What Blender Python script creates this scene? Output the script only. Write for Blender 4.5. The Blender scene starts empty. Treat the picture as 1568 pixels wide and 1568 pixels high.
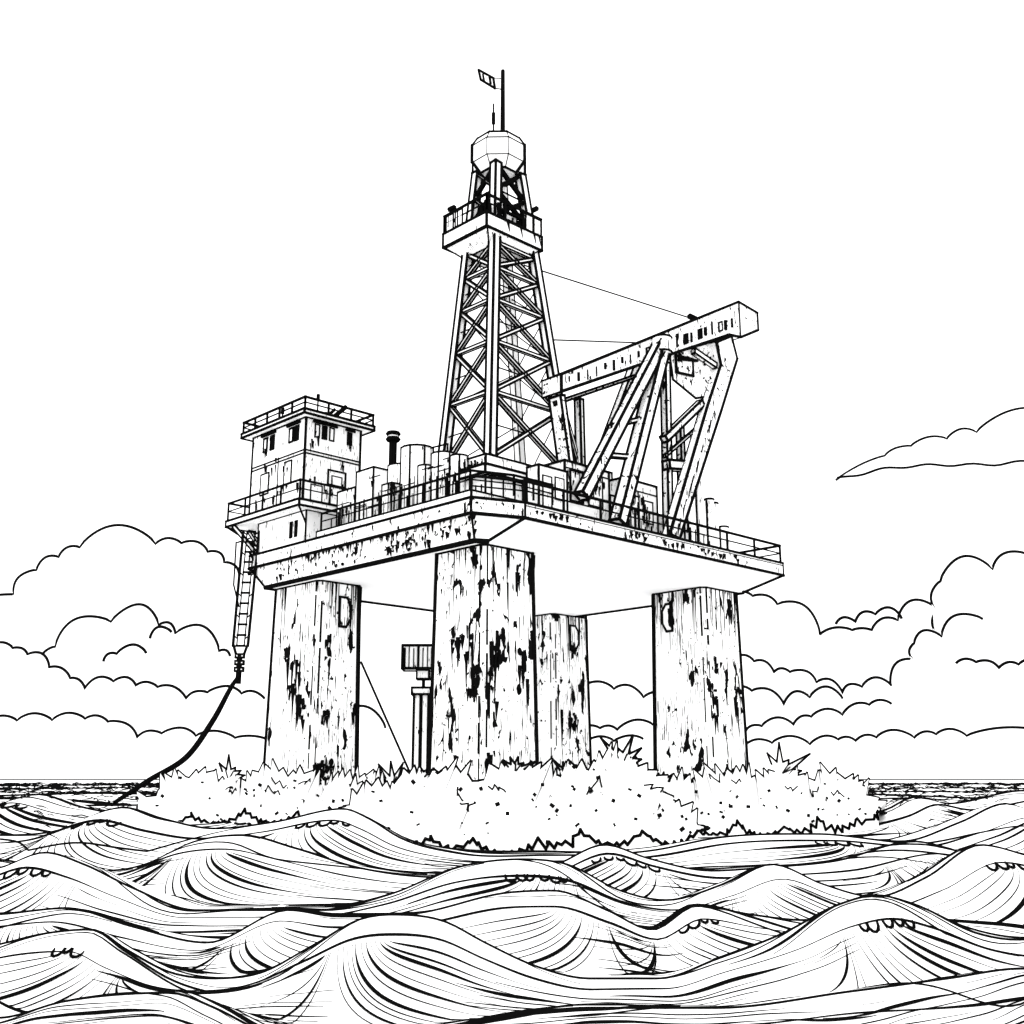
import bpy, math, random
import numpy as np
random.seed(7); rng=np.random.RandomState(5)
scene=bpy.context.scene
LW=1.4   # ink weight

# ------------------------------------------------------------------ materials
def newmat(name):
    m=bpy.data.materials.new(name); m.use_nodes=True
    nt=m.node_tree; b=nt.nodes['Principled BSDF']
    b.inputs['Roughness'].default_value=0.9
    b.inputs['Specular IOR Level'].default_value=0.0
    return m,nt,b
def noise(nt,scale,detail,vec):
    n=nt.nodes.new('ShaderNodeTexNoise'); n.inputs['Scale'].default_value=scale
    n.inputs['Detail'].default_value=detail; nt.links.new(vec,n.inputs['Vector']); return n.outputs['Fac']
def mapping(nt,sc):
    tc=nt.nodes.new('ShaderNodeTexCoord'); mp=nt.nodes.new('ShaderNodeMapping')
    mp.inputs['Scale'].default_value=sc; nt.links.new(tc.outputs['Object'],mp.inputs['Vector']); return mp.outputs['Vector']
def math_(nt,op,a,b):
    n=nt.nodes.new('ShaderNodeMath'); n.operation=op
    for i,v in enumerate((a,b)):
        if isinstance(v,(int,float)): n.inputs[i].default_value=v
        else: nt.links.new(v,n.inputs[i])
    return n.outputs[0]
def speckled(name,layers,base=(.92,.92,.92,1)):
    m,nt,b=newmat(name); acc=None
    for (ms,ns,th,mks,mkt) in layers:
        v=mapping(nt,ms); a=math_(nt,'GREATER_THAN',noise(nt,ns,4,v),th)
        mk=math_(nt,'GREATER_THAN',noise(nt,mks,2,mapping(nt,(1,1,.6))),mkt)
        c=math_(nt,'MULTIPLY',a,mk)
        acc=c if acc is None else math_(nt,'MAXIMUM',acc,c)
    mix=nt.nodes.new('ShaderNodeMix'); mix.data_type='RGBA'
    mix.inputs['A'].default_value=base; mix.inputs['B'].default_value=(.004,.004,.004,1)
    nt.links.new(acc,mix.inputs['Factor']); nt.links.new(mix.outputs['Result'],b.inputs['Base Color'])
    return m
INK,_,b=newmat('black_ink'); b.inputs['Base Color'].default_value=(.003,.003,.003,1)
WHITE,_,b=newmat('white_paint'); b.inputs['Base Color'].default_value=(.92,.92,.92,1)
CONC=speckled('stained_concrete',[((1,1,.08),3.4,.61,.28,.50),((1,1,.42),1.0,.60,.30,.50),((1,1,.05),11.0,.58,.42,.52),((1,1,.8),2.6,.65,.25,.46)])
STEEL=speckled('weathered_steel',[((1,1,.25),3.0,.62,.35,.48),((1,1,1),2.0,.63,.5,.42),((1,1,.5),7.0,.63,.5,.48)])
PLAIN=speckled('painted_steel',[((1,1,.2),4.0,.65,.4,.50),((1,1,.15),9.0,.62,.5,.51)])
FOAM=speckled('foam_white',[((1,1,1),2.0,.71,.5,.42)])
WATER=WHITE

# ------------------------------------------------------------------ frames
th=math.radians(46.1)
A=np.array([math.sin(th),math.cos(th),0.]);B=np.array([-math.cos(th),math.sin(th),0.]);Z=np.array([0,0,1.]);X=np.array([1.,0,0])
O=np.array([-2.08,80.,0.])
def L(a,b,z): return O+A*a+B*b+Z*z

class Part:
    def __init__(s,name,mat=WHITE): s.name=name; s.mat=mat; s.v=[];s.f=[];s.mi=[]
    def quad(s,pts,mi=0):
        n=len(s.v); s.v+= [tuple(p) for p in pts]; s.f.append(tuple(range(n,n+len(pts)))); s.mi.append(mi)
    def line(s,p,q,r=.07,r2=None,n=5):
        p=np.array(p,float);q=np.array(q,float); r2=r if r2 is None else r2
        r*=LW; r2*=LW
        d=q-p; l=np.linalg.norm(d)
        if l<1e-6: return
        d/=l; p=p-d*r*.6; q=q+d*r2*.6
        u=np.array([d[1],-d[0],0.]); lu=math.hypot(u[0],u[1])
        if lu<.05: u=np.array([0,d[2],-d[1]]); lu=np.linalg.norm(u)
        u/=lu; w=np.array([d[1]*u[2]-d[2]*u[1],d[2]*u[0]-d[0]*u[2],d[0]*u[1]-d[1]*u[0]]); k=len(s.v)
        for (c,rr) in ((p,r),(q,r2)):
            for i in range(n):
                t=2*math.pi*i/n; s.v.append(tuple(c+(u*math.cos(t)+w*math.sin(t))*rr))
        for i in range(n):
            j=(i+1)%n; s.f.append((k+i,k+j,k+n+j,k+n+i)); s.mi.append(1)
        s.f.append(tuple(k+i for i in range(n))[::-1]); s.f.append(tuple(k+n+i for i in range(n))); s.mi+=[1,1]
    def prism(s,bot,top,r=.07,vr=None,lines=True):
        n=len(bot)
        for i in range(n):
            j=(i+1)%n; s.quad([bot[i],bot[j],top[j],top[i]])
        s.quad(bot[::-1]); s.quad(top)
        if lines:
            for i in range(n):
                j=(i+1)%n; s.line(bot[i],bot[j],r); s.line(top[i],top[j],r); s.line(bot[i],top[i],vr or r)
    def box(s,a0,a1,b0,b1,z0,z1,r=.07,vr=None):
        c=[(a0,b0),(a1,b0),(a1,b1),(a0,b1)]
        s.prism([L(a,b,z0) for a,b in c],[L(a,b,z1) for a,b in c],r,vr=vr)
    def beam(s,p,q,w,r=.05,h=None):
        p=np.array(p,float);q=np.array(q,float);h=h or w
        d=q-p; d/=np.linalg.norm(d)
        u=np.cross(d,Z)
        if np.linalg.norm(u)<.3: u=np.cross(d,B)
        u/=np.linalg.norm(u); v=np.cross(u,d)
        k=[u*w/2+v*h/2,-u*w/2+v*h/2,-u*w/2-v*h/2,u*w/2-v*h/2]
        s.prism([p+x for x in k],[q+x for x in k],r)
    def cyl(s,a,b,z0,z1,rad,r=.06,n=14,every=0,rad2=None):
        rad2=rad if rad2 is None else rad2
        bt=[L(a,b,z0)+A*rad*math.cos(2*math.pi*i/n)+B*rad*math.sin(2*math.pi*i/n) for i in range(n)]
        tp=[L(a,b,z1)+A*rad2*math.cos(2*math.pi*i/n)+B*rad2*math.sin(2*math.pi*i/n) for i in range(n)]
        s.prism(bt,tp,lines=False)
        for i in range(n):
            s.line(tp[i],tp[(i+1)%n],r); s.line(bt[i],bt[(i+1)%n],r)
            if every and i%every==0: s.line(bt[i],tp[i],r)
    def rail(s,pts,h=1.7,step=2.4,r=.06):
        for p,q in zip(pts[:-1],pts[1:]):
            p=np.array(p);q=np.array(q); n=max(1,int(round(np.linalg.norm(q-p)/step)))
            for i in range(n+1):
                c=p+(q-p)*i/n; s.line(c,c+Z*h,r*1.1)
            for k,rr in ((1,1.25),(.55,.7)): s.line(p+Z*h*k,q+Z*h*k,r*rr)
    def patch(s,p,u,v,frame=.05,dark=False):
        p=np.array(p,float)
        pts=[p,p+u,p+u+v,p+v]
        s.quad(pts,1 if dark else 0)
        for i in range(4): s.line(pts[i],pts[(i+1)%4],frame)
    def stain(s,q,u,n=4,w=.5,h=1.2,m=1.):
        q=np.array(q,float)
        for k in range(n):
            c=q+u*random.uniform(-w,w)+Z*random.uniform(-h,h)*.5
            s.line(c,c-Z*random.uniform(.2,h)+u*random.uniform(-.12,.12),m*random.uniform(.06,.16),random.uniform(.01,.04))
    def blot(s,q,u,nrm,w=.4,h=.6):
        """flat irregular rust blot lying on a wall"""
        q=np.array(q,float)+nrm*.03; n=9; pts=[]
        for i in range(n):
            t=2*math.pi*i/n; r=random.uniform(.45,1.); pts.append(q+u*w*r*math.cos(t)+Z*h*r*math.sin(t))
        for i in range(n): s.quad([q,pts[i],pts[(i+1)%n]],1)
    def make(s,parent=None):
        me=bpy.data.meshes.new(s.name); me.from_pydata(s.v,[],s.f); me.update()
        me.materials.append(s.mat); me.materials.append(INK)
        me.polygons.foreach_set('material_index',s.mi)
        ob=bpy.data.objects.new(s.name,me); scene.collection.objects.link(ob)
        if parent: ob.parent=parent
        return ob
def empty(name):
    e=bpy.data.objects.new(name,None); scene.collection.objects.link(e); return e
def strokes(name,lst,parent=None):
    cu=bpy.data.curves.new(name,'CURVE'); cu.dimensions='3D'; cu.bevel_depth=1.0; cu.bevel_resolution=0; cu.use_fill_caps=False
    for pts,rad in lst:
        sp=cu.splines.new('POLY'); n=len(pts); sp.points.add(n-1)
        if not hasattr(rad,'__len__'): rad=[rad]*n
        sp.points.foreach_set('co',[c for p in pts for c in (float(p[0]),float(p[1]),float(p[2]),1.)])
        sp.points.foreach_set('radius',[float(r) for r in rad])
    cu.materials.append(INK)
    ob=bpy.data.objects.new(name,cu); scene.collection.objects.link(ob)
    if parent: ob.parent=parent
    return ob

# ================================================================== OIL RIG
rig=empty('oil_rig')
HB=20.9; HT=24.0
def leg(a0,a1,b0,b1,win=None,r=.13,st=()):
    p=Part('concrete_leg',CONC)
    fl=.3
    c0=[(a0-fl,b0-fl),(a1+fl,b0-fl),(a1+fl,b1+fl),(a0-fl,b1+fl)]; c1=[(a0,b0),(a1,b0),(a1,b1),(a0,b1)]
    bev=.38
    def oct_(c,z):
        out=[]
        for i in range(4):
            P=np.array(c[i]);N=np.array(c[(i+1)%4]);M=np.array(c[i-1])
            for T_ in (M,N):
                d=(T_-P)/np.linalg.norm(T_-P); q=P+d*bev; out.append(L(q[0],q[1],z))
        return out
    bt=oct_(c0,-3);tp=oct_(c1,HB+.05)
    p.prism(bt,tp,lines=False)
    for i in (0,1):
        t=0
        while t<1:
            t2=t+random.uniform(.03,.16); f=lambda t:bt[i]*(1-t)+tp[i]*t
            p.line(f(t),f(min(1,t2)),r*random.uniform(.3,.6)); t=t2+random.uniform(.01,.09)
    for i in (2,3,6,7): p.line(bt[i],tp[i],r)
    for i in range(8): p.line(tp[i]-Z*.1,tp[(i+1)%8]-Z*.1,r*.6)
    for k in range(34):
        t=random.random()**.8; face=random.random()<.6
        z=random.choice((HB-.2,HB-.2,random.uniform(2,19))); ln=random.uniform(.5,5.5)
        q=L(a0+t*(a1-a0),b0-.02,z) if face else L(a0-.02,b0+t*(b1-b0),z)
        q2=q-Z*ln - (B if face else A)*fl*ln/24.
        p.line(q,q2,random.uniform(.02,.06),.008)
    for (face,t,z,n,w,h) in st:
        off=fl*(1-(z+3)/24.)+.03
        q=L(a0+t,b0-off,z) if face=='b' else L(a0-off,b0+t,z)
        u=A if face=='b' else B; nr=-B if face=='b' else -A
        p.stain(q,u,n,w,h)
        for k in range(max(2,n//2)): p.blot(q+u*random.uniform(-w,w)+Z*random.uniform(-h,h)*.6,u,nr,random.uniform(.15,.45),random.uniform(.25,.8))
    if win:
        for face,t,z,wd,hh in win:
            if face=='b': q=L(a0+t,b0-.12,z); u=A*wd
            else: q=L(a0-.12,b0+t,z); u=B*wd
            pts=[q,q+u*.6,q+u+Z*hh*.3,q+u+Z*hh*.75,q+u*.6+Z*hh,q+Z*hh]
            p.quad(pts)
            for i in range(6): p.line(pts[i],pts[(i+1)%6],.09)
    p.make(rig)
leg(0,5.4,0,5.7,None,st=(('b',1.2,13.5,9,1.0,3.0),('a',2.2,13.6,10,1.2,3.0),('b',3.9,11.8,8,.6,2.6),('a',1.0,11,8,.8,2.5),('b',3.6,19.0,5,.3,1.4),('a',1.0,20.1,4,.3,1.),('b',.6,5,5,.5,2.0),('b',.8,10,7,.5,2.6)))
leg(0,4.6,21.2,28.4,[('b',2.2,17.0,1.2,2.6)],st=(('a',3.4,12.6,12,1.4,3.5),('a',1.4,10,8,1.0,2.5),('b',1.2,4.5,14,1.0,1.8),('b',1.1,15,6,.3,2.5),('b',3.9,9.5,4,.4,1.2),('b',1.0,9.5,5,.4,1.4)))
leg(26.9,32.3,.1,6.2,[('a',3.6,17.2,1.1,2.5)],st=(('a',3.0,4,12,1.6,1.4),('b',.8,10.5,8,.4,2.6),('b',4.2,11,8,.7,2),('b',3.6,19.2,5,.4,1.8),('b',1.2,13.8,5,.8,.8)))
leg(29,34.5,21,27,[('b',2.5,17.2,1.3,2.6)],st=(('b',2.8,10,10,.7,1.4),('b',4.2,4,7,.5,1.4),('b',.8,12,5,.3,4)))

# deck
dk=Part('main_deck',STEEL)
top=[(-1.2,.1),(2.8,-1.5),(37.6,-1.5),(37.6,31),(-1.2,31)]
z1=HT+.2; z0=HT-1.0
def ring(pl,z): return [L(a,b,z) for a,b in pl]
slabt=ring(top,z1); slabb=ring(top,z0)
for i in range(5):
    j=(i+1)%5; dk.quad([slabb[i],slabb[j],slabt[j],slabt[i]])
    dk.line(slabb[i],slabb[j],.11); dk.line(slabt[i],slabt[j],.09); dk.line(slabb[i],slabt[i],.08)
dk.quad(slabt)
dk.line(L(2.8,-1.53,z1-.25),L(37.6,-1.53,z1-.25),.03)
for k in range(14): dk.stain(L(random.uniform(3.5,37),-1.53,z0+.6),A,3,.4,.35)
for k in range(10): dk.blot(L(random.uniform(3.5,37),-1.53,z0+random.uniform(.3,.9)),A,-B,random.uniform(.1,.3),.2)
dk.make(rig)
so=Part('deck_soffit',WHITE)
bot=[(-1.0,-.3),(1.0,-.3),(32.4,-.3),(32.4,28.2),(-1.0,28.2)]
tb=ring([(-1.15,.12),(2.8,-1.45),(37.55,-1.45),(37.55,30.9),(-1.15,30.9)],z0)
bb=ring(bot,HB)
bb[0]=L(-1.0,-.1,HB); bb[1]=L(-.2,-.6,HB)
for i in range(5):
    j=(i+1)%5
    if i==4: continue
    so.quad([bb[i],bb[j],tb[j],tb[i]])
    if i!=1: so.line(bb[i],bb[j],.15)
so.line(bb[1],tb[1],.09); so.line(bb[2],tb[2],.11); so.line(bb[3],tb[3],.08); so.line(bb[4],tb[4],.1)
so.quad(bb[::-1]); so.make(rig)
gd=Part('side_girder',STEEL)
gd.quad([bb[4],bb[0],tb[0],tb[4]]); gd.line(bb[4],bb[0],.16); gd.line(bb[0],tb[0],.07)
for k in range(30):
    t=random.random(); c=bb[4]*(1-t)+bb[0]*t+Z*random.uniform(.5,2.1)-A*.06; gd.stain(c,B,random.randint(2,5),.5,.5)
for k in range(38):
    t=random.random(); c=bb[4]*(1-t)+bb[0]*t+Z*random.uniform(.4,1.9)-A*.10; gd.blot(c,B,-A,random.uniform(.1,.35),random.uniform(.1,.3))
for k in range(50):
    t=random.random(); c=tb[4]*(1-t)+tb[0]*t-A*.05-Z*.05; gd.line(c,c-Z*random.uniform(.2,.9),random.uniform(.03,.09),.01)
gd.make(rig)

up=Part('upper_walkway',PLAIN)
up.box(-.6,7,.8,21,z1,25.0,.06); up.make(rig)
rl=Part('deck_railing',WHITE)
rl.rail([L(2.8,-1.4,z1),L(37.4,-1.4,z1),L(37.4,14,z1)],step=4.6,r=.08)
rl.rail([L(-.5,20.5,25.0),L(-.5,1.0,25.0),L(2.8,-.3,25.0),L(7,-.3,25.0)],h=1.55,step=2.6,r=.065)
rl.rail([L(-1.0,.3,z1),L(2.8,-1.3,z1)],h=1.7,step=4,r=.07)
rl.make(rig)

# control cabin
cb=Part('control_cabin',PLAIN)
cb.box(-.9,4.6,22.3,30.2,z1,27.2,.07)
for t in (1.3,2.1): cb.patch(L(-.95,22.3+t,25.0),B*.35,Z*1.4,.05,True)
cb.box(-2.4,7.2,21.2,33.6,27.2,27.75,.09)
for b_ in (32.4,): cb.beam(L(-2.2,b_,27.1),L(-.9,b_-1.8,24.6),.3,.06)
for a_ in (0,2,4): cb.beam(L(a_,33.3,27.1),L(a_,30.3,24.4),.3,.06)
cb.line(L(-2.3,21.3,27.1),L(-.9,22.3,26.0),.07); cb.line(L(-2.3,33.3,27.1),L(-.9,30.2,25.0),.09)
cb.rail([L(7.1,21.3,27.75),L(-2.3,21.3,27.75),L(-2.3,33.5,27.75),L(4,33.5,27.75)],h=1.75,step=3.0,r=.07)
cx0,cx1,cy0,cy1=-.9,5.2,23.0,32.0
cb.box(cx0,cx1,cy0,cy1,27.75,36.0,.10)
for z in (32.6,32.9): 
    cb.line(L(cx0-.02,cy0-.02,z),L(cx1,cy0-.02,z),.06); cb.line(L(cx0-.02,cy0-.02,z),L(cx0-.02,cy1,z),.06)
cb.line(L(cx0-.02,cy0+4.3,27.8),L(cx0-.02,cy0+4.3,33),.05)
cb.box(cx0-.8,cx1+.9,cy0-.9,cy1+.9,36.0,36.4,.1)
cb.rail([L(cx1+.8,cy0-.8,36.4),L(cx0-.7,cy0-.8,36.4),L(cx0-.7,cy1+.8,36.4),L(cx1+.8,cy1+.8,36.4),L(cx1+.8,cy0-.8,36.4)],h=1.15,step=2.2,r=.08)
for i,t in enumerate((1.0,1.8,2.6,4.6)): 
    cb.patch(L(cx0+t,cy0-.04,34.3),A*.45,Z*1.2,.06,i in (1,3)); cb.line(L(cx0+t-.2,cy0-.1,35.7),L(cx0+t+.7,cy0-.1,35.7),.1)
for i,t in enumerate((1.1,2.0,5.2,6.4)): 
    cb.patch(L(cx0-.04,cy0+t,34.1),B*.6,Z*1.3,.08,i%2==0); cb.line(L(cx0-.1,cy0+t-.2,35.7),L(cx0-.1,cy0+t+.9,35.7),.1)
cb.patch(L(cx0+2.6,cy0-.04,30.1),A*1.9,Z*1.4,.08); cb.patch(L(cx0+3.0,cy0-.06,30.1),A*1.1,Z*.9,.05)
cb.patch(L(cx0-.04,cy0+2.0,30.2),B*1.2,Z*2.1,.06); cb.patch(L(cx0-.04,cy0+5.8,29.9),B*1.4,Z*2.0,.06)
cb.patch(L(cx0+.8,cy0-.04,27.8),A*1.2,Z*2.0,.05)
for k in range(10): cb.stain(L(cx0-.06,cy0+random.uniform(.5,8),random.uniform(29,35.4)),B,3,.4,.9,.6); cb.stain(L(cx0+random.uniform(.5,5.4),cy0-.06,random.uniform(28.5,35.0)),A,3,.4,.9,.6)
for (a_,b_,h_) in ((2,25.6,2.3),(3.2,26,.9),(0,28.5,1.2)):
    cb.line(L(a_,b_,36.3),L(a_,b_,36.7+h_),.06); cb.line(L(a_,b_,36.7+h_),L(a_,b_,37.1+h_),.13)
cb.line(L(3,25,37.0),L(4.4,24.5,38.5),.17); cb.line(L(2.4,25.6,36.8),L(3.2,24.5,38.0),.12)
cb.make(rig)

# derrick
dr=Part('derrick_tower',WHITE)
zb,zt=28.7,56.4
def dcen(z):
    t=(z-zb)/(zt-zb); return (7.6-.55*t,5.5+.5*t)
def lev(z):
    t=(z-zb)/(zt-zb); h=4.6+(1.5-4.6)*t; k=2.9+(1.2-2.9)*t
    a,b=dcen(z); return [L(a-h,b-k,z),L(a+h,b-k,z),L(a+h,b+k,z),L(a-h,b+k,z)]
lv=[28.7,34.4,39.0,42.9,46.0,48.4,51.2,53.8,56.4]
R_=[lev(z) for z in lv]
for i in range(4): dr.beam(R_[0][i],R_[-1][i],.66,.1 if i!=2 else .05)
for k in range(len(lv)-1):
    for i in range(4):
        j=(i+1)%4
        if i in (0,3):
            w=.30 if k<5 else .2; r=.075
            dr.beam(R_[k][i],R_[k+1][j],w,r); dr.beam(R_[k][j],R_[k+1][i],w,r)
            if k<5: dr.beam(R_[k+1][i],R_[k+1][j],w*.9,r*.8)
            else: dr.line(R_[k+1][i],R_[k+1][j],.06)
        elif k<5:
            dr.line(R_[k][i],R_[k+1][j],.045); dr.line(R_[k][j],R_[k+1][i],.045)
for k in range(5):
    for i in (0,3):
        j=(i+1)%4
        m=(R_[k][i]+R_[k+1][i])/2; c=(R_[k][i]+R_[k][j]+R_[k+1][i]+R_[k+1][j])/4
        dr.line(m,c,.05)
dr.make(rig)
pf=Part('derrick_platform',PLAIN)
a,b=6.6,6.3
def rect(h,k,z): return [L(a-h,b-k,z),L(a+h,b-k,z),L(a+h,b+k,z),L(a-h,b+k,z)]
pf.prism(rect(1.9,1.6,48.1),rect(3.1,2.7,49.1),.06)
pf.prism(rect(3.3,2.8,49.1),rect(3.3,2.8,50.4),.1)
c=rect(3.25,2.75,50.4)
pf.rail(c+[c[0]],h=1.7,step=2.0,r=.08)
for i in range(14):
    q=L(a+random.uniform(-2.6,2.6),b+random.uniform(-2.5,-1.2),50.4); pf.line(q,q+Z*random.uniform(.6,2.2),random.uniform(.06,.16))
for i in range(6):
    q=L(a+random.uniform(-1,3),b-2.84,50.2); pf.line(q,q-Z*.7+A*.2,random.uniform(.04,.12),.02)
for k in (-1,1):
    pf.patch(L(a-3.3,b+(1.4 if k>0 else 2.6)-.2,50.4),B*-.9,Z*1.5,.06); pf.patch(L(a+(1.3 if k>0 else 2.3),b-2.82,50.4),A*.85,Z*1.5,.06)
for (da,db,h_) in ((-2.9,2.4,2.4),(3.0,-2.0,2.8)):
    q=L(a+da,b+db,50.4); pf.line(q,q+Z*h_,.06); pf.line(q+Z*h_,q+Z*(h_)+A*.4+Z*.3,.18)
pf.box(a-1.2,a+1.4,b-1.6,b+.6,50.4,52.0,.07)
pf.make(rig)
cap=Part('derrick_crown',WHITE)
a,b=7.0,6.0
def octo(rad,z): return [L(a,b,z)+A*rad*math.cos(math.pi*(i+.5)/4)+B*rad*math.sin(math.pi*(i+.5)/4) for i in range(8)]
def octlines(b0,t0,r,vr,bot=True,inner=.035):
    cap.prism(b0,t0,lines=False)
    for i in range(8):
        if bot: cap.line(b0[i],b0[(i+1)%8],r)
        cap.line(t0[i],t0[(i+1)%8],r*.5)
        cap.line(b0[i],t0[i],vr if i in (2,3,6,7) else inner)
octlines(octo(1.7,56.2),octo(2.45,57.1),.09,.12)
octlines(octo(2.5,57.1),octo(2.5,58.7),.04,.13,False)
octlines(octo(2.5,58.7),octo(2.0,59.5),.05,.1)
for i in range(8): cap.line(octo(2.0,59.5)[i],octo(2.0,59.5)[(i+1)%8],.1)
cap.prism(octo(1.2,59.5),octo(1.2,59.9),.07)
cap.line(L(a+.4,b-.1,59.8),L(a+.4,b-.1,67.0),.17,.14)
cap.line(L(a+.0,b+.7,59.5),L(a+.0,b+.7,63.8),.06)
cap.line(L(a+.0,b+.7,61.9),L(a+.0,b+.7,62.8),.13)
cap.make(rig)
fg=Part('signal_flag',WHITE)
q=L(a+.2,b,65.2)+X*-.5
pts=[q,q+X*-1.3+Z*.9,q+X*-1.5+Z*1.9,q+X*-.15+Z*1.05]
fg.quad(pts)
for i in range(4): fg.line(pts[i],pts[(i+1)%4],.09)
fg.line(q+X*-.4+Z*.5,q+X*-.5+Z*1.2,.1); fg.line(q+X*-1.+Z*.8,q+X*-1.1+Z*1.4,.08); fg.line(q,q+X*.6-Z*.1,.04); fg.line(pts[3],q+X*.6+Z*1.0,.03)
fg.make(rig)

sb=Part('derrick_substructure',PLAIN)
sb.box(1.6,13.2,1.6,10.2,25.0,26.8,.07)
sb.box(1.2,13.6,1.2,10.6,26.8,27.5,.09)
sb.box(2.0,12.8,2.0,9.6,27.5,28.6,.07)
for t in range(9): sb.line(L(2.2+t*1.25,1.55,25.0),L(2.2+t*1.25,1.55,26.8),.05)
for t in range(12): sb.line(L(1.55,2+t*.66,25.0),L(1.55,2+t*.66,25.0+random.uniform(.8,1.8)),.05)
for k in range(8): sb.stain(L(1.95,random.uniform(2.3,9),28.2),B,3,.4,.5,.6)
sb.make(rig)

eq=Part('deck_equipment',PLAIN)
eq.box(5.6,8.8,-.2,1.1,z1,28.0,.08); eq.patch(L(6.0,-.25,24.6),A*1.0,Z*2.6,.05); eq.patch(L(7.4,-.25,25.5),A*1.0,Z*1.8,.05)
eq.box(9.2,14.6,.4,4.5,z1,29.2,.09); eq.patch(L(9.8,.35,25.9),A*1.5,Z*2.6,.08); eq.patch(L(12,.35,25.9),A*1.7,Z*2.6,.06)
eq.line(L(9.2,.35,28.6),L(14.6,.35,28.6),.05)
eq.box(15.2,17.5,.8,4,z1,27.4,.07)
eq.box(17.8,22.5,1.6,5.5,z1,29.6,.09); eq.patch(L(18.3,1.55,25),A*1.6,Z*3.2,.06); eq.patch(L(20.6,1.55,26),A*1.2,Z*2.0,.06)
eq.line(L(17.8,1.55,28.7),L(22.5,1.55,28.7),.05)
eq.box(22.8,26.5,1.2,4,z1,27.0,.07)
eq.box(16,21.5,6,9,z1,31.6,.08); eq.box(14.2,15.6,4,6,z1,32.0,.07)
eq.cyl(28.4,1.3,z1,32.4,.42,.08,every=7); eq.cyl(29.7,1.1,z1,29.6,.42,.08,every=7); eq.cyl(30.6,1.2,z1,29.4,.35,.08,every=7); eq.cyl(26.9,1.6,z1,30.6,.4,.07,every=7)
eq.cyl(31.6,1.0,z1,27.2,.5,.07,every=7)
eq.cyl(1.6,10.0,25,30.6,1.35,.07,every=2); eq.cyl(1.6,6.6,25,29.4,1.0,.06,every=2); eq.cyl(2.2,12.9,25,29.8,1.1,.06,every=3)
eq.cyl(1.5,4.6,25,28.8,.7,.06,every=3); eq.cyl(1.2,8.4,25,28.7,.6,.06,every=3)
eq.box(.3,2.8,14.2,16.6,25,29.7,.07); eq.box(.5,3,17,19.6,25,28.5,.07); eq.box(.2,2.0,11.5,12.8,25,27.8,.06)
eq.box(3.5,5.5,8,20,25,28.9,.07); eq.box(3.0,5.0,16.5,19,28.9,30.4,.06)
eq.cyl(2.6,14.6,29.9,33.0,.22,.1,every=2); eq.cyl(2.6,14.6,32.7,33.2,.45,.14)
eq.line(L(2,10,30.6),L(2,6.6,30.4),.06); eq.line(L(2,6.6,29.4),L(2,6.6,30.4),.06)
for i in range(14):
    b_=random.uniform(2,19); eq.stain(L(.1,b_,random.uniform(26.5,28.8)),B,4,.5,1.0,.45)
for i in range(44):
    b_=random.uniform(1.5,20); q=L(-.1+random.uniform(0,.5),b_,25); eq.line(q,q+Z*random.uniform(.8,2.9),random.choice((.03,.03,.05)))
for i in range(14):
    b_=random.uniform(2,18); z_=random.uniform(26,28.9); eq.line(L(.1,b_,z_),L(.1,b_+random.uniform(.8,2.2),z_),.04)
for i in range(26):
    a_=random.uniform(14.5,30); q=L(a_,.9,z1); eq.line(q,q+Z*random.uniform(.8,3.0),random.choice((.03,.05,.07)))
for k in range(8): eq.stain(L(random.uniform(9.5,14),.3,random.uniform(26,28.8)),A,4,.5,.9,.5); eq.stain(L(random.uniform(18,22),1.5,random.uniform(26,29)),A,4,.5,.9,.5)
eq.make(rig)

# crane / loading boom
cr=Part('loading_crane',STEEL)
prof_=[(8.7,34.9),(21,41.0),(33.0,46.9),(35.0,47.2),(38.2,48.9),(38.2,50.8),(34.9,51.0),(8.7,36.4)]
f_=[L(p,0.2,z) for p,z in prof_]; g_=[L(p,2.4,z) for p,z in prof_]
cr.prism(f_,g_,lines=False)
for i in range(8):
    j=(i+1)%8
    cr.line(f_[i],f_[j],.11); cr.line(g_[i],g_[j],.06)
for i in (0,3,4,5,7): cr.line(f_[i],g_[i],.07)
cr.line(L(34.9,.15,47.4),L(34.9,.15,50.9),.07)
for i in range(22):
    t=i/22; a_=9.6+t*25.0; zc=(34.9+36.4)/2+(a_-8.7)*(49.1-35.6)/26.3
    q=L(a_,.12,zc)
    if i in (9,14,16,19): cr.patch(q-Z*.5,A*.55+Z*.28,Z*.9,.07,i in (14,16))
    elif i in (13,18,11): cr.line(q-Z*.5,q+Z*.7,.08)
    else: cr.line(q+Z*.3,q-Z*random.choice((.1,.3,.5)),random.choice((.05,.09,.13)))
cr.beam(L(9.2,1.2,34.8),L(10.4,1.2,28.3),.5,.09,1.3); cr.beam(L(11.9,1.2,35.2),L(12.0,1.2,28.3),.4,.09,.6)
cr.beam(L(10.2,1.4,34.2),L(12.2,1.4,29.3),.22,.05)
cr.beam(L(9.0,1.2,34.2),L(20.5,1.2,39.8),.25,.08)
def strut(p,q,w=.85,r=.09,h=None): cr.beam(L(*p),L(*q),w,r,h)
strut((21.2,-.3,42.3),(10.2,-.5,26.2),.9,.11)
strut((21.6,-.3,42.2),(14.0,-1.0,24.5),1.0,.11)
strut((22.6,3.4,42.6),(15.2,3.4,28),.7,.08)
cr.cyl(21.4,-.4,41.6,43.0,.9,.08,every=0)
strut((14.2,-.2,33.0),(18.2,-.2,34.6),.35,.08); strut((12.6,-.3,30.2),(16.6,-.3,30.8),.35,.08)
pl=[(33.2,46.8),(34.0,44.6),(30.6,38.2),(22.2,24.4),(20.9,24.6),(28.6,38.4),(31.2,43.2),(30.6,45.4)]
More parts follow.
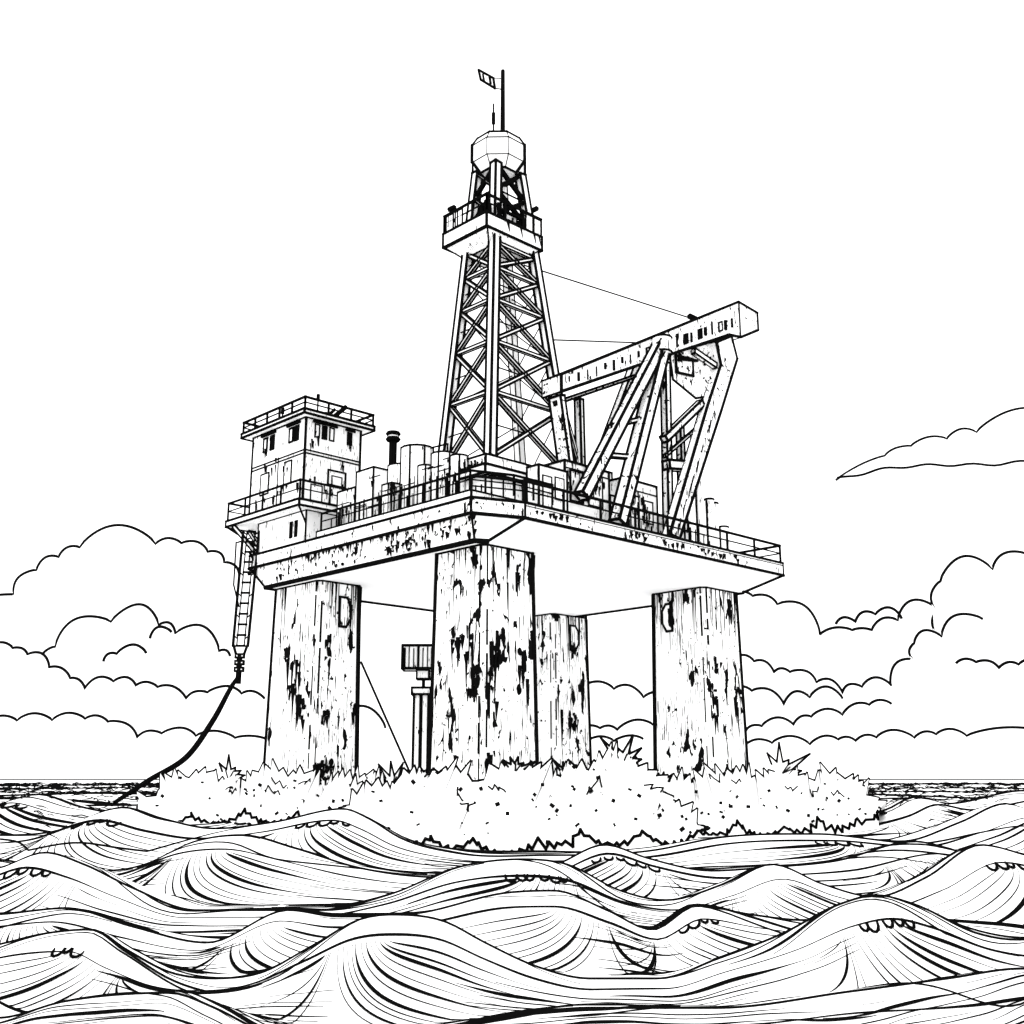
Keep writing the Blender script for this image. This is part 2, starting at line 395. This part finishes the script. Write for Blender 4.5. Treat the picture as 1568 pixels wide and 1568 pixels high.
fa=[L(p,.1-max(0,(40-z))*.07,z) for p,z in pl]; ga=[q+B*.9 for q in fa]
n=len(pl)
for i in range(n): j=(i+1)%n; cr.quad([fa[i],fa[j],ga[j],ga[i]]); cr.line(fa[i],fa[j],.12); cr.line(ga[i],ga[j],.06)
for qd in ([0,1,6,7],[1,2,5,6],[2,3,4,5]): cr.quad([fa[k] for k in qd]); cr.quad([ga[k] for k in qd])
strut((31.0,1.0,40.4),(27.0,1.2,31.2),.9,.12)
strut((23.6,1.0,41.6),(23.2,1.0,25),.6,.09)
strut((26.0,1.4,36.4),(26.0,1.4,26),.5,.09)
strut((22.8,.8,34.0),(28.6,.8,38.8),.6,.1); strut((22.8,.8,32.4),(27.6,.8,36.0),.25,.07)
strut((23,.8,31.6),(27.0,.8,32.2),.8,.1)
g=[L(24.2,.9,42.6),L(24.6,.9,40.2),L(28,.9,39.2),L(30.5,.9,40.0),L(33.2,.9,43.2),L(33.2,.9,46.8)]
cr.quad(g)
for i in range(6): cr.line(g[i],g[(i+1)%6],.09)
cr.patch(L(25,.8,41.0),A*2.6+Z*.3,Z*1.7,.11); cr.line(L(25.4,.75,42.4),L(28.2,.75,43.0),.12)
cr.beam(L(27.6,.7,43.8),L(31.0,.7,43.2),.5,.08)
for i in range(34):
    a_=random.uniform(24.6,31.5); z_=random.uniform(40.6,45.2)
    q=L(a_,.72,z_); cr.line(q,q+Z*random.uniform(-.5,.2)+A*random.uniform(-.5,.5),random.choice((.04,.07,.1)),.03)
for i in range(40):
    t=random.random(); p0=fa[2]*.5+fa[5]*.5; p1=fa[3]*.5+fa[4]*.5; c=p0*(1-t)+p1*t-B*.06; cr.line(c,c-Z*random.uniform(.3,1.2)-A*.2,random.choice((.03,.06)),.02)
cr.make(rig)
cbls=Part('stay_cable',WHITE)
cbls.line(L(9.2,5,48.0),L(28.4,1.0,47.4),.055); cbls.line(L(10.3,3.9,41.0),L(21.6,1,43.0),.055)
cbls.line(L(27.8,1,47.5),L(28.6,1,47.5),.22)
cbls.make(rig)

# access ladder and hose
ld=Part('access_ladder',WHITE)
tp=np.array([-24.3,101,26.4]); bm=np.array([-24.3,99.4,15.6]); W=X*.74
ld.line(tp-W,bm-W*.9,.1); ld.line(tp+W,bm+W*.9,.1); ld.line(tp-W*.5,bm-W*.45,.05); ld.line(tp+W*.5,bm+W*.45,.05)
for i in range(12):
    t=i/11; c=tp*(1-t)+bm*t; ld.line(c-W*.5,c+W*.5,.085)
    if i%2==0: ld.line(c-W*.95,c-W*.5-Z*.3,.05); ld.line(c+W*.95,c+W*.5-Z*.3,.05)
ld.line(bm-W*.8,bm-Z*.9-W*.4,.1); ld.line(bm+W*.8,bm-Z*.9+W*.4,.1)
for k in range(3): 
    c=bm-Z*(.9+k*.6); ld.beam(c-W*.5,c+W*.5,.3,.07)
ld.line(bm-Z*.9,bm-Z*3.2,.2)
ld.line(L(-1,31.5,26),tp-W*1.6-Z*1,.06); ld.line(tp-W*1.8-Z*1,tp-W*1.8-Z*5,.06); ld.line(tp-W*1.8-Z*5,tp-W*1-Z*7,.06)
ld.line(L(-1,30.2,23.5),tp-Z*2,.1); ld.line(L(-1,29.5,23.0),tp-Z*4,.1)
ld.make(rig)
def catmull(P,n=12):
    P=[np.array(p,float) for p in P]; P=[2*P[0]-P[1]]+P+[2*P[-1]-P[-2]]; out=[]
    for i in range(1,len(P)-2):
        for k in range(n):
            t=k/n; a0,a1,a2,a3=P[i-1:i+3]
            out.append(.5*((2*a1)+(-a0+a2)*t+(2*a0-5*a1+4*a2-a3)*t*t+(-a0+3*a1-3*a2+a3)*t**3))
    out.append(P[-2]); return out
h_=catmull([(-24.2,99.2,13.0),(-24.9,99,11.74),(-26.3,99,8.9),(-28.1,98,5.82),(-29.9,94,3.9),(-31.2,90,2.2)]); strokes('loading_hose',[(h_,[.15+.11*math.sin(i/len(h_)*3) for i in range(len(h_))])],rig)

cd=Part('conductor_pipe',PLAIN)
def wbox(x0,x1,y0,y1,z0,z1,r=.07):
    c=[(x0,y0),(x1,y0),(x1,y1),(x0,y1)]
    cd.prism([np.array((x,y,z0)) for x,y in c],[np.array((x,y,z1)) for x,y in c],r)
wbox(-8.9,-8.3,102,103,-2,11.7,.1); wbox(-8.2,-7.6,102,103,-2,11.9,.09)
wbox(-9.1,-7.4,101.8,103.2,11.5,12.1,.08); wbox(-8.7,-7.6,102,103,12.9,13.7,.07)
wbox(-10.0,-7.0,101.5,103.5,13.8,15.9,.1)
for i in range(7): cd.line((-9.8+i*.42,101.45,13.9),(-9.8+i*.42,101.45,15.6+.2*(i%2)),.04+.05*(i%3==0))
cd.line((-8.1,102.5,13.7),(-8.1,102.5,12.0),.12); cd.line((-7,102.5,16.0),(-5,102.5,16.2),.07)
cd.line((-13.4,99,14.1),(-8.5,100,3.6),.08)
cd.make(rig)

# ================================================================== SEA
def S(s): return [tuple(map(float,q.split(','))) for q in s.split()]
class Crest:
    def __init__(s,P):
        P=sorted(P); s.P=P; s.xs=np.array([p[0] for p in P]); s.zs=np.array([p[1] for p in P]); s.m=np.gradient(s.zs,s.xs)
        for i in range(1,len(P)-1):
            if (s.zs[i]-s.zs[i-1])*(s.zs[i+1]-s.zs[i])<=0: s.m[i]=0
    def __call__(s,x):
        xs,zs,m=s.xs,s.zs,s.m
        x_=np.clip(x,xs[0],xs[-1]); k=np.clip(np.searchsorted(xs,x_)-1,0,len(xs)-2)
        h=xs[k+1]-xs[k]; t=(x_-xs[k])/h
        return (2*t**3-3*t**2+1)*zs[k]+(t**3-2*t**2+t)*h*m[k]+(-2*t**3+3*t**2)*zs[k+1]+(t**3-t**2)*h*m[k+1]
ROWS=[(20.5,S('-8.8,0.01 -7.7,0.27 -5.9,0.41 -5.1,0.17 -4.3,-0.19 -2.5,-0.40 -0.3,-0.04 1.3,0.17 3.5,0.17 5.8,0.43 7.5,0.64 8.8,0.80')),
(26,S('-11.3,0.44 -10.4,0.65 -9.3,0.75 -8.5,0.34 -7.5,-0.13 -6.5,-0.26 -5.4,-0.10 -4.4,0.41 -3.3,0.98 -2.7,1.06 -1.5,0.92 -0.6,0.48 0.5,0.00 1.7,-0.26 3.2,-0.26 4.5,0.14 6.0,0.68 7.3,1.29 8.1,1.47 8.9,1.29 10.0,0.81 11.3,0.58')),
(31,S('-13.5,0.53 -11.8,0.66 -10.0,0.20 -8.0,-0.20 -5.9,0.61 -4.6,0.45 -2.5,0.53 -0.1,1.05 1.1,1.10 2.5,0.61 3.7,0.12 4.9,0.72 6.3,0.50 7.7,0.36 9.4,0.45 13.5,0.20')),
(38,S('-16.7,1.16 -15.3,1.63 -14.0,1.26 -12.4,0.55 -10.2,-0.16 -6.4,-0.16 -3.9,0.35 -1.8,1.16 0.3,1.42 1.8,1.26 3.5,0.45 5.0,0.15 6.9,0.65 8.5,1.26 10.1,0.65 11.8,0.25 13.5,0.85 15.4,1.87 16.8,1.57')),
(50,S('-22.1,0.58 -19.5,0.13 -15.8,0.39 -13.7,1.34 -11.7,1.61 -9.4,1.07 -6.6,0.26 -2.9,-0.14 -0.1,-0.01 1.9,0.39 4.0,1.20 5.8,0.66 8.6,0.13 10.8,0.26 13.9,0.53 17.4,1.34 18.8,1.07 22.0,-0.14')),
(66,S('-29.3,0.84 -26.3,1.02 -22.3,2.36 -20.0,1.74 -17.0,1.20 -13.6,1.56 -9.7,2.29 -8.2,1.74 -6.5,0.74 -3.1,-0.15 2.1,-0.26 8.0,0.0 11.8,0.7 17.4,.9 22.2,0.5 25.7,1.56 28.4,2.58 29.4,2.29')),
(92,S('-41.0,1.61 -38.0,2.73 -34.7,1.81 -29.5,1.11 -21.1,1.2 -18.0,.8 -9.6,0.35 11.2,0.10 25.9,0.50 30.1,1.61 32.3,2.52 34.9,2.02 41.1,3.03'))]
def extend(Y,P):
    x=P[-1][0]; P=list(P)
    while x<Y*1.3+20: x+=Y*random.uniform(.07,.14); P.append((x,random.uniform(-.1,1.2)))
    x=P[0][0]
    while x>-Y*1.3-20: x-=Y*random.uniform(.07,.14); P.insert(0,(x,random.uniform(-.1,1.2)))
    return P
ROWS=[(Y,extend(Y,P)) for Y,P in ROWS]
for Y in (16.,12.): ROWS.insert(0,(Y,extend(Y,[(-8,-.3),(0,-.3),(1.5,-.2),(8,-.3)])))
for Y in (125.,165.,220.,300.,420.,600.): ROWS.append((Y,extend(Y,[(0,.4),(Y*.08,.9)])))
CR=[Crest(P) for Y,P in ROWS]
YS=[r[0] for r in ROWS]; BASE=-.55
def sea_z(x,y):
    x=np.atleast_1d(np.asarray(x,float)); y=np.broadcast_to(np.asarray(y,float),x.shape)
    out=np.full(x.shape,BASE); ymin,ymax=y.min(),y.max()
    for i,Y in enumerate(YS):
        fw=(Y-YS[i-1])*.62 if i else 3.; bw=(YS[i+1]-Y)*.5 if i<len(YS)-1 else 200.
        if ymax<Y-3*fw or ymin>Y+3*bw: continue
        u=np.where(y<Y,(Y-y)/fw,(y-Y)/bw)
        out=np.maximum(out,BASE+(CR[i](x)-BASE)*np.exp(-(u*1.35)**2))
    return out
ys=[]
y=9.
while y<700: ys.append(y); y*=1.0095
ys+=YS; ys=sorted(ys); ys+=[900,1300,2000,3500,4900]
us=np.linspace(-1.05,1.05,381); N=len(us)
V=np.zeros((len(ys),N,3))
for j,y in enumerate(ys):
    w=y+12 if y<700 else y*1.6
    V[j,:,0]=us*w; V[j,:,1]=y; V[j,:,2]=sea_z(us*w,y) if y<700 else 0
ii=(np.arange(len(ys)-1)[:,None]*N+np.arange(N-1)[None,:]).ravel()
F=np.stack([ii,ii+1,ii+N+1,ii+N],1)
me=bpy.data.meshes.new('sea'); me.from_pydata(V.reshape(-1,3).tolist(),[],F.tolist()); me.update(); me.materials.append(WATER)
me.polygons.foreach_set('use_smooth',[True]*len(F))
sea=bpy.data.objects.new('sea',me); scene.collection.objects.link(sea)

def px(n,Y): return n*.5*Y/1700.
def wob(x,seed,sc): return (np.sin(x*sc+seed)+.6*np.sin(x*sc*2.3+seed*2.7)+.3*np.sin(x*sc*5.1+seed*5.3))/1.9
st=[]
def add(xs,yy,rad,Y,minpx=.75):
    zz=sea_z(xs,yy)+np.minimum(rad,px(3,Y))*.4+.005
    cur=[];cr_=[]
    for q in range(len(xs)):
        if rad[q]<px(minpx,Y):
            if len(cur)>3: st.append((cur,cr_))
            cur=[];cr_=[]
        else: cur.append((xs[q],yy[q],zz[q])); cr_.append(rad[q])
    if len(cur)>3: st.append((cur,cr_))
for i,(Y,P) in enumerate(ROWS[2:12]):
    gi=i+2; fw=(Y-YS[gi-1]); far=Y>100
    half=Y*.50+2; xs=np.arange(-half,half,Y*.006)
    pk=[P[m][0] for m in range(1,len(P)-1) if P[m][1]>P[m-1][1] and P[m][1]>=P[m+1][1] and P[m][1]>.38 and abs(P[m][0])<half]
    sides=[random.choice((-1,1)) for _ in pk]
    gather=sum(np.exp(-((xs-x0)/(Y*.05))**2) for x0 in pk) if pk else 0*xs
    clear=np.zeros_like(xs)
    for x0,sd_ in zip(pk,sides): clear=np.maximum(clear,np.exp(-((xs-(x0+sd_*Y*.022))/(Y*.058))**4))
    add(xs,Y-0*xs,px(4.4,Y)*np.ones_like(xs),Y)
    if not far:
        sd=random.uniform(0,50)
        s=.20+.03*wob(xs,sd,7/Y); add(xs,Y-s*fw,px(4.6,Y)*np.clip(.65+.7*wob(xs,sd*1.3,12/Y),.35,1.5),Y)
    nl=(19 if Y<60 else 14) if not far else 7
    phase=random.uniform(0,50)
    lo,hi=(.27,.76) if Y>21 else (.06,.60)
    for k in range(nl):
        sd=random.uniform(0,50); s0=lo+hi*((k+random.uniform(-.3,.3))/nl)
        amp=.12 if Y>21 else .07
        s=s0+amp*(s0 if Y>21 else 1)*1.3*wob(xs,phase+s0*1.3,10/Y)+.008*wob(xs,sd,30/Y)
        s=.22+(s-.22)*(1+.5*gather*(s0-.35)) if Y>21 else s
        wp=random.choice((1.8,1.9,2.1,2.2,2.2,2.3,3.4,5.5))
        rad=px(wp,Y)*(np.clip(.62+.9*wob(xs,sd*1.7,11/Y),0.0,1.2) if wp<3 else np.clip(.1+1.4*wob(xs,sd*1.7,13/Y),0.0,1.3))
        if not far and Y>21: rad=rad*(1-clear*np.clip((.98-s)/.12,0,1))
        add(xs,Y-np.clip(s,.04 if Y<21 else .24,1.25)*fw,rad,Y)
    if not far and Y>21:
        for x0,side in zip(pk,sides):
            kind=random.random()
            for sg,nn,reach,wd,off in ((side,random.randint(9,12),random.uniform(.085,.12),.040,0.),(-side,random.randint(3,5),random.uniform(.035,.05),.004,.042)):
                for k in range(nn):
                    g=(k+random.uniform(-.2,.2))/max(1,nn-1); n_=24; t=np.linspace(0,1,n_)
                    xs0=x0-sg*Y*(wd*g-.004)+sg*Y*off
                    ln=Y*(reach*(1.0-.15*g)*random.uniform(.92,1.05)+wd*g*.6)
                    xx=xs0+sg*ln*(.14*t+.86*t**2.0)
                    D=.06+.60*g
                    sdep=.23+D*(1-(1-t)**1.7)
                    w0=random.choice((1.7,1.8,2.1,2.4,4.0,6.5)) 
                    rad=px(w0,Y)*np.maximum(.1,np.sin(np.pi*(t**.85*.95+.02))**1.5)
                    yy=Y-sdep*fw; zz=sea_z(xx,yy)+.012+np.minimum(rad,px(4,Y))*.3
                    st.append((list(zip(xx,yy,zz)),list(np.maximum(rad,px(.75,Y)))))
            if kind<.55:
                m_=random.randint(3,6)
                for k in range(m_):
                    xx=x0-side*Y*(.009*k-.01+random.uniform(-.002,.002)); sz=random.uniform(.6,1.2); n_=7; t=np.linspace(0,math.pi,n_)
                    cx=xx+Y*.0042*sz*np.cos(t); sy=.20+.05*sz*np.sin(t); yy=Y-sy*fw
                    st.append((list(zip(cx,yy,sea_z(cx,yy)+.015)),list(px(3.0,Y)*(1+.8*np.sin(t)))))
n=6000
Yh=np.exp(rng.uniform(math.log(80),math.log(1100),n)); x0=rng.uniform(-.5,.5,n)*Yh; ln=Yh*rng.uniform(.006,.03,n); ph=rng.uniform(0,6,n)
q=np.arange(5)[None,:]; XX=x0[:,None]+ln[:,None]*q/4; YY=np.repeat(Yh[:,None],5,1)
ZZ=np.zeros_like(XX)
o_=np.argsort(Yh)
for c in np.array_split(o_,50): ZZ[c]=sea_z(XX[c].ravel(),YY[c].ravel()).reshape(-1,5)
ZZ+=px(1,YY)*.5+YY*.0013*np.sin(ph[:,None]+q*1.5)
for i in range(n):
    if Yh[i]<105 and abs(x0[i])<30: continue
    Y=Yh[i]; wv=random.choice((1.3,1.5,2.0))
    st.append((list(zip(XX[i],YY[i],ZZ[i])),[px(.5,Y),px(wv,Y),px(wv,Y),px(wv,Y),px(.5,Y)]))
st.append(([(-4000,4880,0),(4000,4880,0)],px(3.4,4880)))
strokes('wave_lines',st,sea)

# ================================================================== FOAM
def scallop(P,bulge=.28,spike=0.,side=1):
    P=[np.array(p,float) for p in P]; out=[]
    for p,q in zip(P[:-1],P[1:]):
        d=q-p; n=np.array((-d[1],d[0]))*side; ln=np.linalg.norm(n)+1e-9; sg=max(4,int(ln/.28))
        k=0.; flip=0
        while k<sg-.01:
            t=k/sg; c=p+d*t+n*bulge*4*t*(1-t)
            c=c+n/ln*(spike*random.choice((.35,.6,.9,1.5)) if flip else -spike*.2)+d/ln*(spike*random.uniform(-.5,.7) if flip else 0)
            out.append(c); k+=random.uniform(.5,1.3); flip^=1
    out.append(P[-1]); return out
def foam(name,Yr,ridge,Yl,lip,bursts=()):
    fo=Part(name,FOAM)
    Rg=scallop(ridge,.24,.58); Lp=scallop(lip,.2,.30,side=-1)
    M=280
    def res(C):
        C=np.array(C); l=np.r_[0,np.cumsum(np.linalg.norm(np.diff(C,axis=0),axis=1))]; t=np.linspace(0,l[-1],M)
        for v in l: t[np.argmin(abs(t-v))]=v
        return np.c_[np.interp(t,l,C[:,0]),np.interp(t,l,C[:,1])]
    a2=res(Rg); b2=res(Lp)
    rows=[[(p[0],Yr+3,-1.5) for p in a2],[(p[0],Yr,p[1]) for p in a2]]
    for k in (.35,.7): rows.append([(p[0]*(1-k)+q[0]*k,Yr*(1-k)+Yl*k+.4*math.sin(p[0]*1.7),p[1]*(1-k)+q[1]*k-.1) for p,q in zip(a2,b2)])
    rows.append([(q[0],Yl,q[1]) for q in b2]); rows.append([(q[0],Yl+.3,-1.5) for q in b2])
    for r0,r1 in zip(rows[:-1],rows[1:]):
        for i in range(M-1): fo.quad([r0[i],r0[i+1],r1[i+1],r1[i]])
    for i in range(M-1):
        fo.line(rows[1][i],rows[1][i+1],.075); fo.line(rows[4][i],rows[4][i+1],.075)
    for e in (0,-1):
        p=np.array(rows[1][e]);q=np.array(rows[4][e]); pr=p; sg=-1 if e==0 else 1
        for k in range(1,11):
            c=p+(q-p)*k/10+np.array((sg*(.5*math.sin(math.pi*k/10)+(.25 if k%2 else 0)),0,0)); 
            if k==10: c=q
            fo.quad([p*.5+q*.5,pr,c]); fo.line(pr,c,.07); pr=c
    for (x,z,s) in bursts:
        pts=[]; n_=6; a0=random.uniform(5,25)
        for k in range(n_):
            an=math.radians(a0+118*k/(n_-1)); an2=an+math.radians(12)
            l=s*random.choice((.65,.9,1.2))
            pts.append((x+s*.42*math.cos(an),Yr-.15,z+s*.42*math.sin(an))); pts.append((x+l*math.cos(an2),Yr-.15,z+l*math.sin(an2)*.8))
        c=(x,Yr-.15,z-.5); pts=pts[:-1]
        for p,q in zip(pts[:-1],pts[1:]): fo.quad([c,p,q]); fo.line(p,q,.065)
        for k in range(3): an=math.radians(random.uniform(30,120)); fo.line((x+.1*s*math.cos(an),Yr-.2,z+.1*s),(x+.4*s*math.cos(an),Yr-.2,z+.4*s*math.sin(an)),.04)
    for i in range(46):
        j=random.randint(3,M-4); k=random.uniform(.1,.95); p=np.array(rows[1][j]);q=np.array(rows[4][j])
        c=p*(1-k)+q*k+np.array((0,-.5,.05)); fo.line(c,c+np.array((random.uniform(-.1,.1),0,random.uniform(-.08,.08)))*1.5,random.uniform(.04,.1))
    for i in range(5):
        j=random.randint(10,M-30); k=random.uniform(.1,.5); pr=None
        for m in range(j,j+random.randint(8,16),1):
            p=np.array(rows[1][m]);q=np.array(rows[4][m]); c=p*(1-k)+q*k+np.array((0,-.5,.1))
            if pr is not None: fo.line(pr,c,.045)
            pr=c
    fo.make()
foam('sea_foam',92,[(-29.9,1.2),(-28.6,2.8),(-26.,4.2),(-23.6,3.9),(-21.8,3.4),(-18.,4.3),(-15.2,3.2),(-12.8,4.0),(-9.8,3.1),(-7.3,3.2)],
     86,[(-28.2,1.2),(-24,1.5),(-20,1.8),(-16,1.6),(-12,1.2),(-7,1.0)],[(-22.8,3.9,2.1),(-9.6,3.4,2.1),(-15,3.4,1.4)])
foam('sea_foam',92,[(11.8,3.4),(14.7,3.4),(17.1,4.3),(19.8,3.6),(22.4,4.3),(24,3.5),(26.9,4.1),(28.5,2.8),(29.1,1.3)],
     86,[(11.0,.6),(13.8,.4),(16.8,.95),(20.3,.5),(22.8,1.2),(25.8,1.1),(27.3,1.6)],[(21.6,4.2,2.8),(12.0,3.2,1.9),(17.5,3.9,1.3)])
foam('sea_foam',77,[(-10.9,2.4),(-8.2,3.4),(-5.6,4.2),(-2.2,3.4),(.3,4.6),(3,3.7),(5.2,4.7),(8.6,4.9),(9.7,3.4),(10.6,2.3),(12.4,1.0)],
     71,[(-10.2,1.8),(-8,1.1),(-5,.55),(-2.4,.42),(1.6,.45),(4.2,.95),(8,.85),(11.4,.9)],[(7.4,4.8,2.3),(-6,4.0,1.2),(.2,4.4,1.5),(3.6,4.2,1.3)])

# ================================================================== CLOUDS
CL=[
(6000,'-2830,979 -2718,985 -2495,1192 -2385,1247 -1968,1266 -1677,1222 -1499,1058',[.02,.28,.25,.28,.22,.28],1),
(5800,'-2438,541 -2383,677 -2105,807 -1853,790 -1764,745 -1529,653 -1470,626',[.3,.3,.4,.35,.35,.3],1),
(5600,'-2640,655 -2439,614 -2324,549 -2134,442 -1881,458 -1625,393 -1350,419 -1234,393',[.2,.3,.1,.28,.2,.2,.2],1),
(5400,'-2520,262 -2201,278 -1934,271 -1788,195 -1508,204 -1321,195 -1133,173',[.05,.1,.2,.15,.15,.1],1),
(5590,'-2027,571 -1965,610 -1818,613',[.3,.3],0),(5790,'-1871,710 -1761,744',[.4],0),
(5500,'-830,317 -617,245',[.3],1),(5600,'346,451 509,442 655,400 801,400',[.2,.25,.2],1),(5500,'300,214 512,236 687,261 850,292',[.2,.2,.2],1),
(5400,'330,158 486,180 626,189',[.2,.15],1),(6000,'1180,978 1445,931 1665,764',[.2,.3],1),
(5900,'1638,751 1813,776 1918,776 2061,828 2266,898',[.15,.1,.25,.35],1),(5850,'1696,793 1800,804 1907,845 2044,821',[.3,.3,.35],0),
(5700,'2203,716 2198,851 2229,1005 2507,1067 2800,1150',[.25,.25,.35,.25],1),(5600,'1900,377 1897,458 2022,588 2029,670 2171,703 2387,793',[.25,.3,.3,.35,.3],1),
(5500,'1100,584 1289,514 1495,466 1620,412 1718,444 1863,450',[.25,.25,.3,.3,.3],1),(5450,'1080,421 1317,352 1445,389 1604,383',[.25,.35,.35],1),
(5300,'1090,206 1321,251 1554,297 1789,348',[.25,.22,.2],1),(5200,'1060,144 1366,158 1577,173 1848,188 2088,197 2480,211',[.12,.15,.1,.12,.08],1),
(5290,'2083,532 2282,510 2540,514',[.2,.15],0)]
def wobble_arc(p,q,bl,n=18):
    p=np.array(p,float);q=np.array(q,float);d=q-p;nn=np.array((-d[1],d[0])); out=[]
    k1=random.uniform(-.12,.12)
    for k in range(n):
        t=k/n; out.append(p+d*t+nn*bl*(math.sin(math.pi*t)**.75)*(1+k1*math.cos(math.pi*t)))
    return out
def subdiv(P,bl):
    out=[];b=[]
    for (p,q),x in zip(zip(P[:-1],P[1:]),bl):
        d=math.hypot(q[0]-p[0],q[1]-p[1]); out.append(p)
        if d>190 and x<.3 and d<330:
            f=random.uniform(.35,.65)
            m=(p[0]*(1-f)+q[0]*f,p[1]*(1-f)+q[1]*f+d*.10*x*4); out.append(m); b+= [max(x,.2),max(x,.2)]
        else: b.append(x)
    out.append(P[-1]); return out,b
for (Y,s,bl,body) in CL:
    P=S(s); P,bl=subdiv(P,bl); C=[]
    for i in range(len(P)-1): C+=wobble_arc(P[i],P[i+1],bl[i])
    C.append(np.array(P[-1]))
    if body:
        m=len(C)
        vs=[(p[0],Y,p[1]) for p in C]+[(p[0],Y-30,max(-5,p[1]*.5)) for p in C]+[(p[0],Y,-5) for p in C]
        fs=[(j*m+i,j*m+i+1,(j+1)*m+i+1,(j+1)*m+i) for j in range(2) for i in range(m-1)]
        me=bpy.data.meshes.new('cloud'); me.from_pydata(vs,[],fs); me.materials.append(WHITE)
        ob=bpy.data.objects.new('cloud',me); scene.collection.objects.link(ob)
    else: ob=lastcloud
    lastcloud=ob
    strokes('cloud_outline',[([(p[0],Y-(0 if body else 60),p[1]) for p in C],px(4.6,Y))],ob)
Y=5000
tp=S('1511,1360 1749,1478 1875,1526 2047,1561 2189,1593 2560,1690'); bt=S('1511,1360 1759,1412 1974,1427 2280,1433 2580,1472')
C=[]
for i,bl in enumerate((.05,.12,.15,.22,.16)): C+=wobble_arc(tp[i],tp[i+1],bl)
C.append(np.array(tp[-1])); D=[np.array(p) for p in catmull([(a,b,0) for a,b in bt],10)]
m=len(C); De=[D[int(round(i*(len(D)-1)/(m-1)))] for i in range(m)]
vs=[(p[0],Y,p[1]) for p in C]+[(p[0],Y-20,p[1]) for p in De]
me=bpy.data.meshes.new('cloud'); me.from_pydata(vs,[],[(i,i+1,m+i+1,m+i) for i in range(m-1)]); me.materials.append(WHITE)
ob=bpy.data.objects.new('cloud',me); scene.collection.objects.link(ob)
strokes('cloud_outline',[([(p[0],Y,p[1]) for p in C],px(4.2,Y)),([(p[0],Y-20,p[1]+6*math.sin(p[0]*.03)) for p in D],px(4.0,Y))],ob)

# ================================================================== LIGHT, SKY, CAMERA
w=bpy.data.worlds.new('World'); scene.world=w; w.use_nodes=True
bg=w.node_tree.nodes['Background']; bg.inputs['Color'].default_value=(1,1,1,1); bg.inputs['Strength'].default_value=1.9
sl=bpy.data.lights.new('sun','SUN'); sl.energy=1.5; sl.angle=math.radians(15); so_=bpy.data.objects.new('sun',sl); scene.collection.objects.link(so_)
so_.rotation_euler=(math.radians(50),0,math.radians(-20))
cam=bpy.data.cameras.new('camera'); co=bpy.data.objects.new('camera',cam); scene.collection.objects.link(co)
cam.sensor_width=36; cam.lens=36*1700/1568; cam.clip_end=20000; cam.clip_start=.5
co.location=(0,0,4); co.rotation_euler=(math.radians(90+13.53),0,0); scene.camera=co
scene.view_settings.view_transform='Standard'; scene.view_settings.look='None'; scene.view_settings.exposure=0
